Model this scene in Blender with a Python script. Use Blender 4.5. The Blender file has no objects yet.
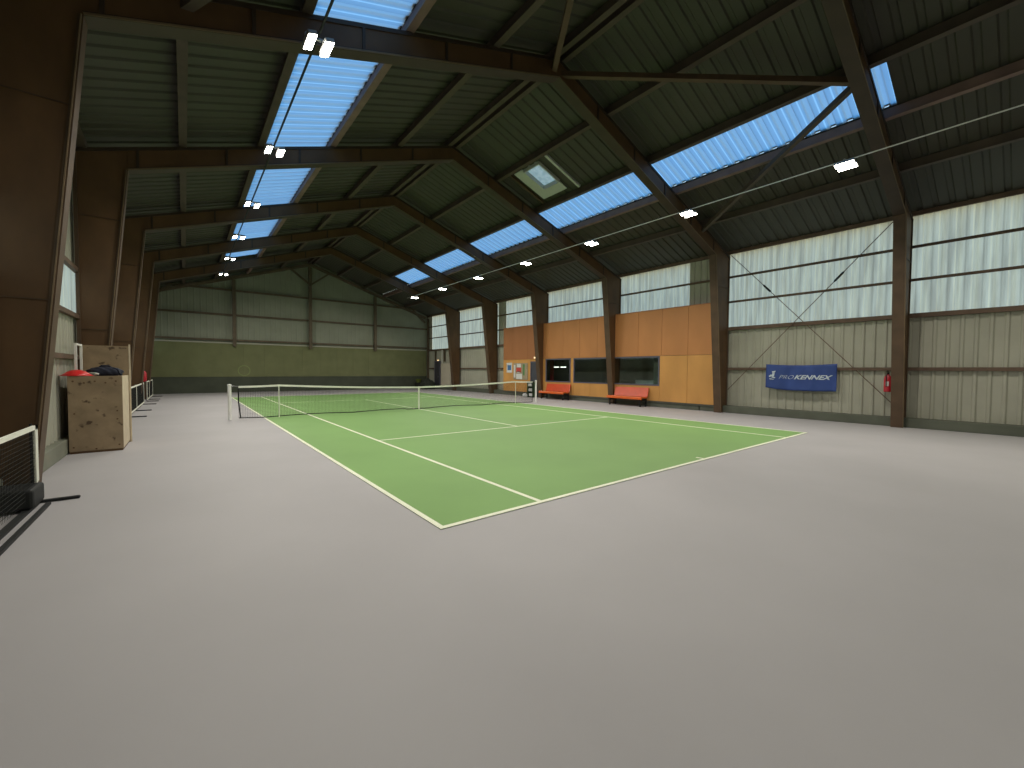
import bpy, bmesh, math, random
from mathutils import Vector, Matrix, Euler
random.seed(7)
S = bpy.context.scene
COL = S.collection
PI = math.pi

# ------------------------------------------------------------------ materials
def mat(name, rgb, rough=.7, metal=0., noise=None, amp=.15, stretch=(1, 1, 1), bump=0., spec=.4, scale=3., dark=None, darkscale=4., darkcut=(.62, .7)):
    m = bpy.data.materials.new(name); m.use_nodes = True
    nt = m.node_tree; b = nt.nodes['Principled BSDF']
    b.inputs['Base Color'].default_value = (*rgb, 1)
    b.inputs['Roughness'].default_value = rough
    b.inputs['Metallic'].default_value = metal
    b.inputs['Specular IOR Level'].default_value = spec
    tc = nt.nodes.new('ShaderNodeTexCoord'); mp = nt.nodes.new('ShaderNodeMapping')
    mp.inputs['Scale'].default_value = stretch
    nt.links.new(tc.outputs['Object'], mp.inputs['Vector'])
    no = nt.nodes.new('ShaderNodeTexNoise'); no.inputs['Scale'].default_value = scale; no.inputs['Detail'].default_value = 5
    nt.links.new(mp.outputs['Vector'], no.inputs['Vector'])
    cr = nt.nodes.new('ShaderNodeValToRGB')
    lo = tuple(max(0, c * (1 - amp)) for c in rgb); hi = tuple(min(1, c * (1 + amp)) for c in rgb)
    cr.color_ramp.elements[0].position = .3; cr.color_ramp.elements[0].color = (*lo, 1)
    cr.color_ramp.elements[1].position = .7; cr.color_ramp.elements[1].color = (*hi, 1)
    nt.links.new(no.outputs['Fac'], cr.inputs['Fac'])
    last = cr.outputs['Color']
    if dark:
        n2 = nt.nodes.new('ShaderNodeTexNoise'); n2.inputs['Scale'].default_value = darkscale; n2.inputs['Detail'].default_value = 3
        nt.links.new(mp.outputs['Vector'], n2.inputs['Vector'])
        mr = nt.nodes.new('ShaderNodeMapRange'); mr.inputs['From Min'].default_value = darkcut[0]; mr.inputs['From Max'].default_value = darkcut[1]
        nt.links.new(n2.outputs['Fac'], mr.inputs['Value'])
        mx = nt.nodes.new('ShaderNodeMix'); mx.data_type = 'RGBA'
        nt.links.new(mr.outputs['Result'], mx.inputs['Factor']); nt.links.new(last, mx.inputs['A'])
        mx.inputs['B'].default_value = (*dark, 1); last = mx.outputs['Result']
    nt.links.new(last, b.inputs['Base Color'])
    if bump:
        bp = nt.nodes.new('ShaderNodeBump'); bp.inputs['Strength'].default_value = bump; bp.inputs['Distance'].default_value = .02
        nt.links.new(no.outputs['Fac'], bp.inputs['Height']); nt.links.new(bp.outputs['Normal'], b.inputs['Normal'])
    return m

def translucent(name, rgb, amp, stretch, scale, dirt=None, stripes=0):
    """thin polycarbonate sheet: daylight from outside diffuses through it"""
    m = bpy.data.materials.new(name); m.use_nodes = True
    nt = m.node_tree; nt.nodes.clear()
    out = nt.nodes.new('ShaderNodeOutputMaterial')
    tr = nt.nodes.new('ShaderNodeBsdfTranslucent'); df = nt.nodes.new('ShaderNodeBsdfDiffuse'); mx = nt.nodes.new('ShaderNodeMixShader')
    mx.inputs[0].default_value = .12
    df.inputs['Color'].default_value = (.5, .55, .55, 1)
    tc = nt.nodes.new('ShaderNodeTexCoord'); mp = nt.nodes.new('ShaderNodeMapping'); mp.inputs['Scale'].default_value = stretch
    no = nt.nodes.new('ShaderNodeTexNoise'); no.inputs['Scale'].default_value = scale; no.inputs['Detail'].default_value = 4
    cr = nt.nodes.new('ShaderNodeValToRGB')
    cr.color_ramp.elements[0].position = .34; cr.color_ramp.elements[0].color = (*[c * (1 - amp) for c in (dirt or rgb)], 1)
    cr.color_ramp.elements[1].position = .62; cr.color_ramp.elements[1].color = (*[min(1, c) for c in rgb], 1)
    nt.links.new(tc.outputs['Object'], mp.inputs['Vector']); nt.links.new(mp.outputs['Vector'], no.inputs['Vector'])
    nt.links.new(no.outputs['Fac'], cr.inputs['Fac']); last = cr.outputs['Color']
    if stripes:   # flanks of the ribs let more daylight through than the flat pans
        sx = nt.nodes.new('ShaderNodeSeparateXYZ'); nt.links.new(tc.outputs['Object'], sx.inputs[0])
        ma = nt.nodes.new('ShaderNodeMath'); ma.operation = 'MULTIPLY'; ma.inputs[1].default_value = 1 / .33
        fr_ = nt.nodes.new('ShaderNodeMath'); fr_.operation = 'FRACT'
        c2 = nt.nodes.new('ShaderNodeValToRGB'); e2 = c2.color_ramp.elements
        a0 = stripes
        e2[0].position = 0; e2[0].color = (a0, a0, a0, 1); e2[1].position = 1; e2[1].color = (a0, a0, a0, 1)
        for p_, v_ in ((.22, a0), (.26, 1.), (.32, 1.), (.36, a0), (.60, a0 * .95), (.64, a0 * .8), (.70, a0 * .8), (.74, a0)):
            q_ = e2.new(p_); q_.color = (v_ * (.97 if v_ < 1 else 1), v_, min(1, v_ * 1.08), 1)
        mm = nt.nodes.new('ShaderNodeMix'); mm.data_type = 'RGBA'; mm.blend_type = 'MULTIPLY'; mm.inputs['Factor'].default_value = 1
        nt.links.new(sx.outputs['Y'], ma.inputs[0]); nt.links.new(ma.outputs[0], fr_.inputs[0]); nt.links.new(fr_.outputs[0], c2.inputs['Fac'])
        nt.links.new(last, mm.inputs['A']); nt.links.new(c2.outputs['Color'], mm.inputs['B']); last = mm.outputs['Result']
    nt.links.new(last, tr.inputs['Color'])
    nt.links.new(tr.outputs[0], mx.inputs[1]); nt.links.new(df.outputs[0], mx.inputs[2]); nt.links.new(mx.outputs[0], out.inputs[0])
    return m

def emit(name, rgb, s):
    m = bpy.data.materials.new(name); m.use_nodes = True
    b = m.node_tree.nodes['Principled BSDF']
    b.inputs['Base Color'].default_value = (.8, .8, .8, 1)
    b.inputs['Emission Color'].default_value = (*rgb, 1); b.inputs['Emission Strength'].default_value = s
    return m

def glass(name):
    m = bpy.data.materials.new(name); m.use_nodes = True
    nt = m.node_tree; nt.nodes.clear(); out = nt.nodes.new('ShaderNodeOutputMaterial')
    t = nt.nodes.new('ShaderNodeBsdfTransparent'); t.inputs['Color'].default_value = (.86, .9, .88, 1)
    g = nt.nodes.new('ShaderNodeBsdfGlossy'); g.inputs['Roughness'].default_value = .04
    f = nt.nodes.new('ShaderNodeFresnel'); f.inputs['IOR'].default_value = 1.6; mx = nt.nodes.new('ShaderNodeMixShader')
    ge = nt.nodes.new('ShaderNodeNewGeometry'); mr = nt.nodes.new('ShaderNodeMapRange')   # same index seen from both faces
    mr.inputs['To Min'].default_value = 1.5; mr.inputs['To Max'].default_value = 1 / 1.5
    nt.links.new(ge.outputs['Backfacing'], mr.inputs['Value']); nt.links.new(mr.outputs['Result'], f.inputs['IOR'])
    nt.links.new(f.outputs[0], mx.inputs[0]); nt.links.new(t.outputs[0], mx.inputs[1]); nt.links.new(g.outputs[0], mx.inputs[2]); nt.links.new(mx.outputs[0], out.inputs[0])
    return m

M = dict(
    floor=mat('floor_acrylic', (.385, .376, .388), .62, amp=.05, scale=.5, spec=.3),
    court=mat('court_green', (.198, .355, .118), .65, amp=.05, scale=.6, spec=.3),
    line=mat('line_white', (.80, .83, .66), .6, amp=.05),
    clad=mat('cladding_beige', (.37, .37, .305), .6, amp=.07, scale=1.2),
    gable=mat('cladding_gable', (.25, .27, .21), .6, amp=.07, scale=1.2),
    deck=mat('roof_deck', (.049, .046, .035), .6, amp=.10, scale=.7),
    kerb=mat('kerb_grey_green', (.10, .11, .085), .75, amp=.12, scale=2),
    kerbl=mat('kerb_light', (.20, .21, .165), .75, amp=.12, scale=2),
    greenp=mat('green_boarding', (.155, .168, .078), .75, amp=.10, scale=1.3),
    darkp=mat('dark_boarding', (.058, .068, .047), .75, amp=.15, scale=1.3),
    timber=mat('glued_timber', (.105, .056, .024), .6, amp=.22, scale=2.2, stretch=(1, 1, .5)),
    timberlip=mat('timber_flange', (.085, .052, .030), .6, amp=.18, scale=3),
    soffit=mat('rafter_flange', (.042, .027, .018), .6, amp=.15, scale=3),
    lip=mat('timber_edge', (.17, .12, .07), .6, amp=.12, scale=3),
    purlin=mat('purlin_timber', (.075, .055, .042), .7, amp=.15, scale=3),
    purlin_lit=mat('purlin_skylit_tint', (.19, .12, .105), .7, amp=.15, scale=3),  # purlin colour with the pinkish skylight glow put in
    girt=mat('girt_brown', (.115, .075, .052), .65, amp=.2, scale=3),
    gpost=mat('gable_post_brown', (.11, .085, .055), .65, amp=.2, scale=3),
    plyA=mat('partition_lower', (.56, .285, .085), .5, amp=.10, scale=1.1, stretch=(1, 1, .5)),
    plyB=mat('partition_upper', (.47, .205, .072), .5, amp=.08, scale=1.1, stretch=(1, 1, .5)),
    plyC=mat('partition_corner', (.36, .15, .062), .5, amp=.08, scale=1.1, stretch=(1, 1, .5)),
    box=mat('crate_plywood', (.27, .20, .125), .75, amp=.18, scale=4, dark=(.08, .05, .03), darkscale=6.5),
    boxe=mat('crate_edge', (.55, .47, .34), .7, amp=.1, scale=6),
    frame=mat('window_frame_grey', (.11, .11, .15), .5, amp=.05),
    white=mat('white_paint', (.78, .78, .75), .5, amp=.04),
    offw=mat('off_white_sheet', (.50, .46, .37), .6, amp=.05),
    black=mat('black_metal', (.009, .011, .012), .6, amp=.1),
    net=mat('net_cord', (.015, .017, .015), .8, amp=.1),
    tape=mat('net_tape', (.80, .82, .72), .7, amp=.05),
    orange=mat('bench_orange', (.68, .12, .014), .35, amp=.08, spec=.6),
    orangeb=mat('bench_red_orange', (.56, .075, .022), .28, amp=.12, spec=.7),
    blue=mat('banner_blue', (.028, .062, .235), .6, amp=.12, scale=2),
    letter=mat('banner_letter', (.50, .58, .66), .6, amp=.05),
    red=mat('red_plastic', (.62, .02, .02), .3, amp=.08, spec=.6),
    redp=mat('extinguisher_red', (.52, .02, .04), .3, amp=.06, spec=.6),
    navy=mat('navy_cloth', (.010, .013, .028), .8, amp=.3, bump=.3, scale=9),
    doord=mat('door_dark', (.045, .045, .055), .5, amp=.1),
    doorb=mat('door_blue_grey', (.06, .065, .085), .5, amp=.1),
    dark=mat('club_room_dark', (.16, .17, .15), .9, amp=.1),
    curtain=mat('curtain_pale', (.20, .26, .23), .9, amp=.15),
    curtr=mat('curtain_red', (.18, .01, .015), .9, amp=.15),
    cloth=mat('counter_cloth', (.42, .50, .52), .9, amp=.1),
    paper=mat('paper_white', (.62, .63, .62), .8, amp=.04),
    pblue=mat('paper_blue', (.06, .16, .36), .8, amp=.1),
    pred=mat('paper_red', (.55, .07, .06), .8, amp=.1),
    pgreen=mat('paper_green', (.10, .22, .08), .8, amp=.1),
    cork=mat('board_grey', (.33, .28, .19), .9, amp=.1),
    steel=mat('galvanised', (.32, .32, .31), .45, .5, amp=.1),
    alu=mat('alu_light', (.45, .46, .45), .5, amp=.05),
    rack=mat('rack_green', (.04, .08, .035), .7, amp=.1),
    tarp=mat('tarpaulin_dark', (.022, .026, .018), .8, amp=.2, bump=.4, scale=6),
    lime=mat('lime_basket', (.15, .19, .04), .7, amp=.15),
    ring=mat('target_ring', (.21, .25, .10), .8, amp=.05),
    sky=translucent('skylight_sheet', (1., 1., 1.), .06, (.3, 5, .3), 2, stripes=.68),
    wsheet=translucent('window_sheet', (.93, .92, .73), .22, (1, 5.5, .45), 1.5, dirt=(.86, .83, .66), stripes=.86),
    vel=translucent('roof_window_pane', (1., .66, .42), .25, (3, 3, 3), 2),
    glass=glass('clear_glass'),
    lamp=emit('lamp_lens', (1, .95, .84), 26),
    strip=emit('added_lamp_cover', (1, .97, .9), 2.6),
    glow=emit('emergency_light', (1, .62, .25), 1.6),
)

# ------------------------------------------------------------------ mesh builder
class MB:
    def __init__(s): s.v = []; s.f = []; s.mi = []; s.cur = 0
    def add(s, vs, fs):
        n = len(s.v); s.v += [tuple(v) for v in vs]; s.f += [tuple(i + n for i in f) for f in fs]; s.mi += [s.cur] * len(fs); return s
    def box(s, a, b, m=None):
        x0, y0, z0 = [min(p, q) for p, q in zip(a, b)]; x1, y1, z1 = [max(p, q) for p, q in zip(a, b)]
        vs = [(x0, y0, z0), (x1, y0, z0), (x1, y1, z0), (x0, y1, z0), (x0, y0, z1), (x1, y0, z1), (x1, y1, z1), (x0, y1, z1)]
        if m: vs = [m @ Vector(v) for v in vs]
        return s.add(vs, [(0, 3, 2, 1), (4, 5, 6, 7), (0, 1, 5, 4), (1, 2, 6, 5), (2, 3, 7, 6), (3, 0, 4, 7)])
    def prism(s, poly, y0, y1):
        """polygon in XZ extruded along y"""
        n = len(poly)
        vs = [(x, y0, z) for x, z in poly] + [(x, y1, z) for x, z in poly]
        fs = [tuple(range(n)), tuple(range(2 * n - 1, n - 1, -1))] + [(i, i + n, (i + 1) % n + n, (i + 1) % n) for i in range(n)]
        return s.add(vs, fs)
    def beam(s, p, q, w, h, up=(0, 0, 1)):
        p = Vector(p); q = Vector(q); d = (q - p).normalized(); u = Vector(up)
        if abs(d.dot(u)) > .98: u = Vector((0, 1, 0))
        r = d.cross(u).normalized(); t = r.cross(d)
        vs = []
        for e in (p, q):
            for a, b in ((-1, -1), (1, -1), (1, 1), (-1, 1)): vs.append(e + r * a * w / 2 + t * b * h / 2)
        return s.add(vs, [(0, 1, 2, 3), (7, 6, 5, 4), (0, 4, 5, 1), (1, 5, 6, 2), (2, 6, 7, 3), (3, 7, 4, 0)])
    def tube(s, pts, r, n=10, caps=True):
        pts = [Vector(p) for p in pts]; rs = r if isinstance(r, (list, tuple)) else [r] * len(pts)
        rings = []
        for i, p in enumerate(pts):
            d = (pts[min(i + 1, len(pts) - 1)] - pts[max(i - 1, 0)]).normalized()
            u = Vector((0, 0, 1)) if abs(d.z) < .9 else Vector((0, 1, 0))
            a = d.cross(u).normalized(); b = a.cross(d)
            rings.append([p + (a * math.cos(2 * PI * k / n) + b * math.sin(2 * PI * k / n)) * rs[i] for k in range(n)])
        vs = [v for R in rings for v in R]; fs = []
        for i in range(len(pts) - 1):
            for k in range(n):
                fs.append((i * n + k, i * n + (k + 1) % n, (i + 1) * n + (k + 1) % n, (i + 1) * n + k))
        if caps: fs += [tuple(range(n - 1, -1, -1)), tuple(range((len(pts) - 1) * n, len(pts) * n))]
        return s.add(vs, fs)
    def lathe(s, prof, n=24, c=(0, 0, 0)):
        vs = []; fs = []
        for r, z in prof:
            for k in range(n): vs.append((c[0] + r * math.cos(2 * PI * k / n), c[1] + r * math.sin(2 * PI * k / n), c[2] + z))
        for i in range(len(prof) - 1):
            for k in range(n): fs.append((i * n + k, i * n + (k + 1) % n, (i + 1) * n + (k + 1) % n, (i + 1) * n + k))
        fs += [tuple(range(n - 1, -1, -1)), tuple(range((len(prof) - 1) * n, len(prof) * n))]
        return s.add(vs, fs)
    def ribs(s, O, U, V, N, length, width, pitch=.33, depth=.035, rib=.09, taper=.03):
        """trapezoid-ribbed sheet: ribs repeat along U over `length`, run along V over `width`; a rib stands out by depth*N"""
        O, U, V, N = map(Vector, (O, U, V, N)); us = [(0, 0)]
        k = 0
        while True:
            a = k * pitch + pitch / 2 - rib / 2 - taper
            if a + rib + 2 * taper > length: break
            us += [(a, 0), (a + taper, depth), (a + taper + rib, depth), (a + 2 * taper + rib, 0)]; k += 1
        us.append((length, 0))
        vs = []
        for u, d in us:
            vs.append(O + U * u + N * d); vs.append(O + U * u + N * d + V * width)
        return s.add(vs, [(2 * i, 2 * i + 2, 2 * i + 3, 2 * i + 1) for i in range(len(us) - 1)])
    def build(s, name, mats, parent=None, smooth=False, off=(0, 0, 0)):
        me = bpy.data.meshes.new(name)
        me.from_pydata([(v[0] - off[0], v[1] - off[1], v[2] - off[2]) for v in s.v], [], s.f)
        for m in (mats if isinstance(mats, list) else [mats]): me.materials.append(m)
        for p, i in zip(me.polygons, s.mi): p.material_index = i; p.use_smooth = smooth
        bm = bmesh.new(); bm.from_mesh(me); 
        bmesh.ops.recalc_face_normals(bm, faces=bm.faces); bm.to_mesh(me); bm.free()
        o = bpy.data.objects.new(name, me); COL.objects.link(o)
        if parent: o.parent = parent
        else: o.location = off
        return o

def tag(o, label, cat, group=None, kind=None):
    o['label'] = label; o['category'] = cat
    if group: o['group'] = group
    if kind: o['kind'] = kind
    return o
def struct(o, label=None, cat=None):
    o['kind'] = 'structure'
    if label: o['label'] = label
    if cat: o['category'] = cat
    return o
def thing(name, label, cat, loc=(0, 0, 0), rz=0, group=None):
    o = bpy.data.objects.new(name, None); COL.objects.link(o); o.location = loc; o.rotation_euler = (0, 0, rz)
    o.empty_display_size = .2
    return tag(o, label, cat, group)
def copy_tree(o, parent=None):
    c = o.copy(); COL.objects.link(c); c.parent = parent
    for ch in list(o.children): copy_tree(ch, c)
    return c
def bevel(o, w=.01, seg=2):
    b = o.modifiers.new('bevel', 'BEVEL'); b.width = w; b.segments = seg; b.limit_method = 'ANGLE'; return o

# ------------------------------------------------------------------ hall dimensions
XC = 5.45; ZR = 9.65; SL = .34                       # ridge, deck height there, roof slope
XL, XRW = -3.86, 15.12                               # cladding planes
Y0, Y1 = -6.6, 30.0
FR = [-1.345, 3.9, 9.1, 14.3, 19.38, 24.35]              # near faces of the portal frames
def zr(x): return ZR - SL * abs(x - XC)

# floor, court
f = MB().box((XL - .1, Y0 - .1, -.2), (XRW + .1, Y1 + .1, 0)).build('floor', M['floor'])
struct(f, 'grey acrylic hall floor', 'floor')
crt = thing('tennis_court', 'green tennis court with white lines on the grey floor', 'tennis court', (5.485, 11.885, 0))
O = (5.485, 11.885, 0)
MB().box((0, 0, .0005), (10.97, 23.77, .006)).build('court_surface', M['court'], crt, off=O)
def cline(x0, y0, x1, y1):
    MB().box((x0, y0, .004), (x1, y1, .009)).build('court_line', M['line'], crt, off=O)
w = .06
cline(0, 0, w, 23.77); cline(10.97 - w, 0, 10.97, 23.77)
cline(w, 0, 10.97 - w, .065); cline(w, 23.77 - .065, 10.97 - w, 23.77)
cline(1.372, .065, 1.372 + w, 23.705); cline(9.598 - w, .065, 9.598, 23.705)
cline(1.422, 5.46, 9.548, 5.51); cline(1.422, 18.26, 9.548, 18.31)
cline(5.46, 5.51, 5.51, 18.26); cline(5.46, .065, 5.51, .2); cline(5.46, 23.57, 5.51, 23.705)

# ------------------------------------------------------------------ roof
m = MB()
LSK = 5.66   # lower edge of the left skylights
def deck(mb, side, d0, d1, y0, y1, lift=0.):
    """ribbed sheet on one slope between distances d0<d1 from the ridge"""
    x0 = XC + side * d0; x1 = XC + side * d1
    O_ = (x0, y0, zr(x0) + lift); V = Vector((x1 - x0, 0, zr(x1) - zr(x0))); w_ = V.length; V.normalize()
    mb.ribs(O_, (0, 1, 0), V, (0, 0, 1), y1 - y0, w_)
SK0, SK1 = 4.05, 5.45
deck(m, 1, 0, SK0, Y0, 7.2); deck(m, 1, 0, SK0, 8.0, Y1); deck(m, 1, 0, 2.3, 7.2, 8.0); deck(m, 1, 3.3, SK0, 7.2, 8.0)
deck(m, -1, 0, SK0, Y0, Y1)
for sd in (1, -1):
    s1 = SK1 if sd > 0 else LSK
    deck(m, sd, s1, 9.85 if sd > 0 else 9.5, Y0, Y1)
    deck(m, sd, SK0, s1, Y0, -1.55); deck(m, sd, SK0, s1, FR[5] + .15, Y1)
# ridge cap closes the joint
m.beam((XC, Y0, ZR + .06), (XC, Y1, ZR + .06), .5, .02)
for sd in (1, -1):   # flashings over the sheet joints
    for d in (SK0, SK1 if sd > 0 else LSK):
        x = XC + sd * d; m.beam((x, Y0, zr(x) + .05), (x, Y1, zr(x) + .05), .06, .02)
    x = XC + sd * (9.62 if sd > 0 else 9.3)
o = m.build('ceiling', M['deck']); struct(o, 'dark ribbed metal roof deck', 'ceiling')
wn = 1
for sd in (1, -1):
    ys = [-1.55] + [y + .15 for y in FR]
    for a, b in zip(ys[:-1], ys[1:]):
        mb = MB(); deck(mb, sd, SK0 - .02, (SK1 if sd > 0 else LSK) + .02, a, b)
        o = mb.build('window_%d' % wn, M['sky']); struct(o); wn += 1
# opening roof window
rw = struct(MB().build('window_%d' % wn, M['alu'])) if False else None
mb = MB(); deck_pts = []
def rp(x, y, dz): return (x, y, zr(x) + dz)
xa, xb, ya, yb = XC + 2.3, XC + 3.3, 7.2, 8.0
mb = MB(); mb.add([rp(xa, ya, .05), rp(xb, ya, .05), rp(xb, yb, .05), rp(xa, yb, .05)], [(0, 1, 2, 3)])
vw = mb.build('window_%d' % wn, M['vel']); struct(vw, 'small opening roof window', 'window'); wn += 1
mb = MB()
for (p, q) in (((xa, ya), (xb, ya)), ((xa, yb), (xb, yb)), ((xa, ya), (xa, yb)), ((xb, ya), (xb, yb))):
    mb.beam(rp(p[0], p[1], -.02), rp(q[0], q[1], -.02), .05, .16)
# wide lining round the opening
for (a, b, c, d) in ((7.66, 9.15, 8.0, 8.45), (8.78, 9.15, 7.2, 8.0)):
    mb.add([rp(a, c, -.06), rp(b, c, -.06), rp(b, d, -.06), rp(a, d, -.06), rp(a, c, -.03), rp(b, c, -.03), rp(b, d, -.03), rp(a, d, -.03)],
           [(0, 3, 2, 1), (4, 5, 6, 7), (0, 1, 5, 4), (1, 2, 6, 5), (2, 3, 7, 6), (3, 0, 4, 7)])
mb.build('window_lining', M['alu'], vw)
tag(MB().beam(rp(7.62, 6.72, -.05), rp(9.3, 6.72, -.05), .09, .08).build('trimmer', M['alu']), 'pale short batten on the ceiling on the near side of the small roof window', 'batten', 'battens beside the roof window')
tag(MB().beam(rp(7.62, 8.62, -.05), rp(9.3, 8.62, -.05), .07, .08).build('trimmer', M['timberlip']), 'brown short batten on the ceiling on the far side of the small roof window', 'batten', 'battens beside the roof window')

# purlins
PL = [(-9.1, .1, 'at the left eaves'), (-7.4, .1, 'low on the left slope, outside the skylight row'), (-5.78, .1, 'along the lower edge of the left skylights'), (-3.98, .1, 'along the upper edge of the left skylights, coloured pinkish as if skylit'),
      (-1.95, .1, 'high on the left slope, between skylights and ridge'), (-.14, .09, 'at the ridge, the left one of the pair'), (.14, .09, 'at the ridge, the right one of the pair'), (1.95, .1, 'high on the right slope, above the small roof window'),
      (3.98, .1, 'along the upper edge of the right skylights'), (5.52, .1, 'along the lower edge of the right skylights'), (7.4, .1, 'low on the right slope, between skylights and wall')]
for d, t, lab in PL:
    x = XC + d; z = zr(x) - .115
    mt = M['purlin_lit'] if d in (-3.98, 5.52) else M['purlin']  # two purlins get the skylit tint as colour
    mb = MB().beam((x, Y0 + .1, z), (x, Y1 - .1, z), t, .2)
    mb.beam((x, Y0 + .1, z - .11), (x, Y1 - .1, z - .11), t + .05, .025)
    tag(mb.build('roof_purlin', mt, off=(x, (Y0 + Y1) / 2, z)), 'long timber purlin ' + lab, 'purlin', 'long purlins under the roof')

# ------------------------------------------------------------------ portal frames
BL, KL, ZK = -3.47, -2.93, 6.05       # left post inner edge at the floor / knee, knee height
BR, KR = 14.47, 13.80
SR = 8.93                              # soffit at ridge
def seg_strip(mb, p, q, y, wd, t):
    """flange board along the segment p-q (xz) centred on y"""
    mb.beam((p[0], y, p[1]), (q[0], y, q[1]), t, wd, up=(0, 1, 0))
ordn = ['nearest the camera, overhead at the top right', 'second from the camera, whose left post fills the left edge', 'third from the camera', 'fourth from the camera, crossing the wooden wall beside the door', 'fifth from the camera', 'farthest, nearest the green end wall']
ordn = ['nearest the camera, its right post beside the fire extinguisher', 'second from camera, huge left post at the picture edge', 'third from camera, its right post beside a red bench',
        'fourth from camera, right post beside the clubhouse door', 'fifth from camera, between two tall bright side windows', 'farthest from camera, right post beside the off-white panel']
for k, y in enumerate(FR):
    yc = y + .13; root = thing('portal_frame', 'timber frame ' + ordn[k], 'frame', (XC, yc, 0), 0, 'timber portal frames'); of = (XC, yc, 0)
    def zt(x): return zr(x) - .235
    for sd, b, kn, outb in ((-1, BL, KL, XL + .06), (1, BR, KR, XRW - .12)):
        mb = MB(); fl = MB()
        mb.prism([(b, 0), (kn, ZK), (kn, zt(kn)), (outb, zt(outb)), (outb, 0)], yc - .10, yc + .10)
        nrm = -sd
        seg_strip(fl, (b + sd * .025, 0.0), (kn + sd * .025, ZK), yc, .26, .055)
        seg_strip(fl, (outb - sd * .03, 0), (outb - sd * .03, zt(outb) - .02), yc, .26, .06)
        for zz in (2.45, 4.9):
            xi = b + (kn - b) * zz / ZK
            fl.beam((xi, yc - .112, zz), (outb, yc - .112, zz), .015, .012)
        p = mb.build('post', M['timber'], root, off=of); fl.build('post_flange', M['timberlip'], p, off=of)
        MB().beam((b + sd * .02, yc - .135, .0), (kn + sd * .02, yc - .135, ZK), .012, .035).build('edge_strip', M['lip'], p, off=of)
        mb = MB(); fl = MB()
        mb.prism([(kn, ZK), (XC, SR), (XC, zt(XC)), (kn, zt(kn))], yc - .11, yc + .11)
        seg_strip(fl, (kn, ZK + .026), (XC, SR + .026), yc, .26, .055)
        seg_strip(fl, (outb, zt(outb) - .04), (XC, zt(XC) - .04), yc, .26, .07)
        for t in (.02, .22, .42, .62, .82):
            x = kn + (XC - kn) * t; zb = ZK + (SR - ZK) * t
            fl.beam((x, yc - .118, zb + .05), (x, yc - .118, zt(x) - .05), .05, .03)
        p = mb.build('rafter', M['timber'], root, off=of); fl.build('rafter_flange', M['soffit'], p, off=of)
        MB().beam((kn, yc - .135, ZK + .02), (XC, yc - .135, SR + .02), .012, .03).build('edge_strip', M['lip'], p, off=of)

# roof bracing between the two nearest frames
def brace(p, q, wd, h, lab, mt='timberlip'):
    mb = MB().beam(p, q, wd, h); c = tuple((a + b) / 2 for a, b in zip(p, q))
    return tag(mb.build('roof_brace', M[mt], off=c), lab, 'brace', 'roof braces')
A = FR[1] + .1; B = FR[0] + .2
def bz(x): return zr(x) - .42
brace((XC + .1, A, ZR - .55), (XC + 4.0, B, bz(XC + 4.0)), .12, .12, 'brown diagonal brace from the ridge to the right, ending above the nearest right skylight')
brace((XC - .1, A, ZR - .55), (XC - 4.0, B, bz(XC - 4.0)), .12, .12, 'brown diagonal brace from the ridge rising to the top edge of the picture')
brace((XC + 4.0, B, bz(XC + 4.0)), (XC + 7.4, A, bz(XC + 7.4)), .12, .12, 'dark diagonal brace crossing the nearest right skylight', 'purlin')
brace((XC - 4.0, B, bz(XC - 4.0)), (XC - 7.4, A, bz(XC - 7.4)), .12, .12, 'dark diagonal brace under the left slope near the camera', 'purlin')

# ------------------------------------------------------------------ walls
def clad(mb, x, n, y0, y1, z0, z1, pitch=.27):
    mb.ribs((x, y0, z0), (0, 1, 0), (0, 0, 1), (n, 0, 0), y1 - y0, z1 - z0, pitch=pitch, depth=.03, rib=.05, taper=.03)
SILL, HEAD = 3.34, 6.3
wr = MB()
LB = [(Y0, FR[0] + .15), (FR[0] + .15, FR[1] + .15)]
# lower cladding where there is no timber partition
clad(wr, XRW, -1, Y0, FR[1] + .25, .25, SILL); clad(wr, XRW, -1, 18.22, Y1, .25, SILL)
clad(wr, XRW, -1, 18.55, 19.42, SILL, HEAD); clad(wr, XRW, -1, 3.95, 5.62, SILL + 1, HEAD); clad(wr, XRW, -1, 29.2, Y1, SILL, HEAD)
wr.box((XRW - .05, Y0, HEAD - .02), (XRW + .02, Y1, 6.55))
o = wr.build('wall_right', M['clad']); struct(o, 'beige ribbed metal side wall', 'wall')
kb = MB().box((14.70, Y0, 0), (XRW + .06, Y1, .27)).build('baseboard_right', M['kerb']); struct(kb)
bevel(kb, .01)
panes = [(Y0, FR[0] + .15, SILL), (FR[0] + .15, FR[1] + .15, SILL), (5.62, FR[2] + .15, 4.3), (FR[2] + .15, FR[3] + .15, 4.3), (FR[3] + .15, 18.55, 4.3), (19.42, 19.65, SILL), (19.65, FR[5] + .15, SILL), (FR[5] + .15, 29.2, SILL)]
for a, b, z0 in panes:
    mb = MB(); mb.ribs((XRW + .01, a, z0), (0, 1, 0), (0, 0, 1), (-1, 0, 0), b - a, HEAD - z0, pitch=.17, depth=.02, rib=.03, taper=.03)
    o = mb.build('window_%d' % wn, M['wsheet']); struct(o, 'translucent ribbed side window', 'window'); wn += 1
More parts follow.
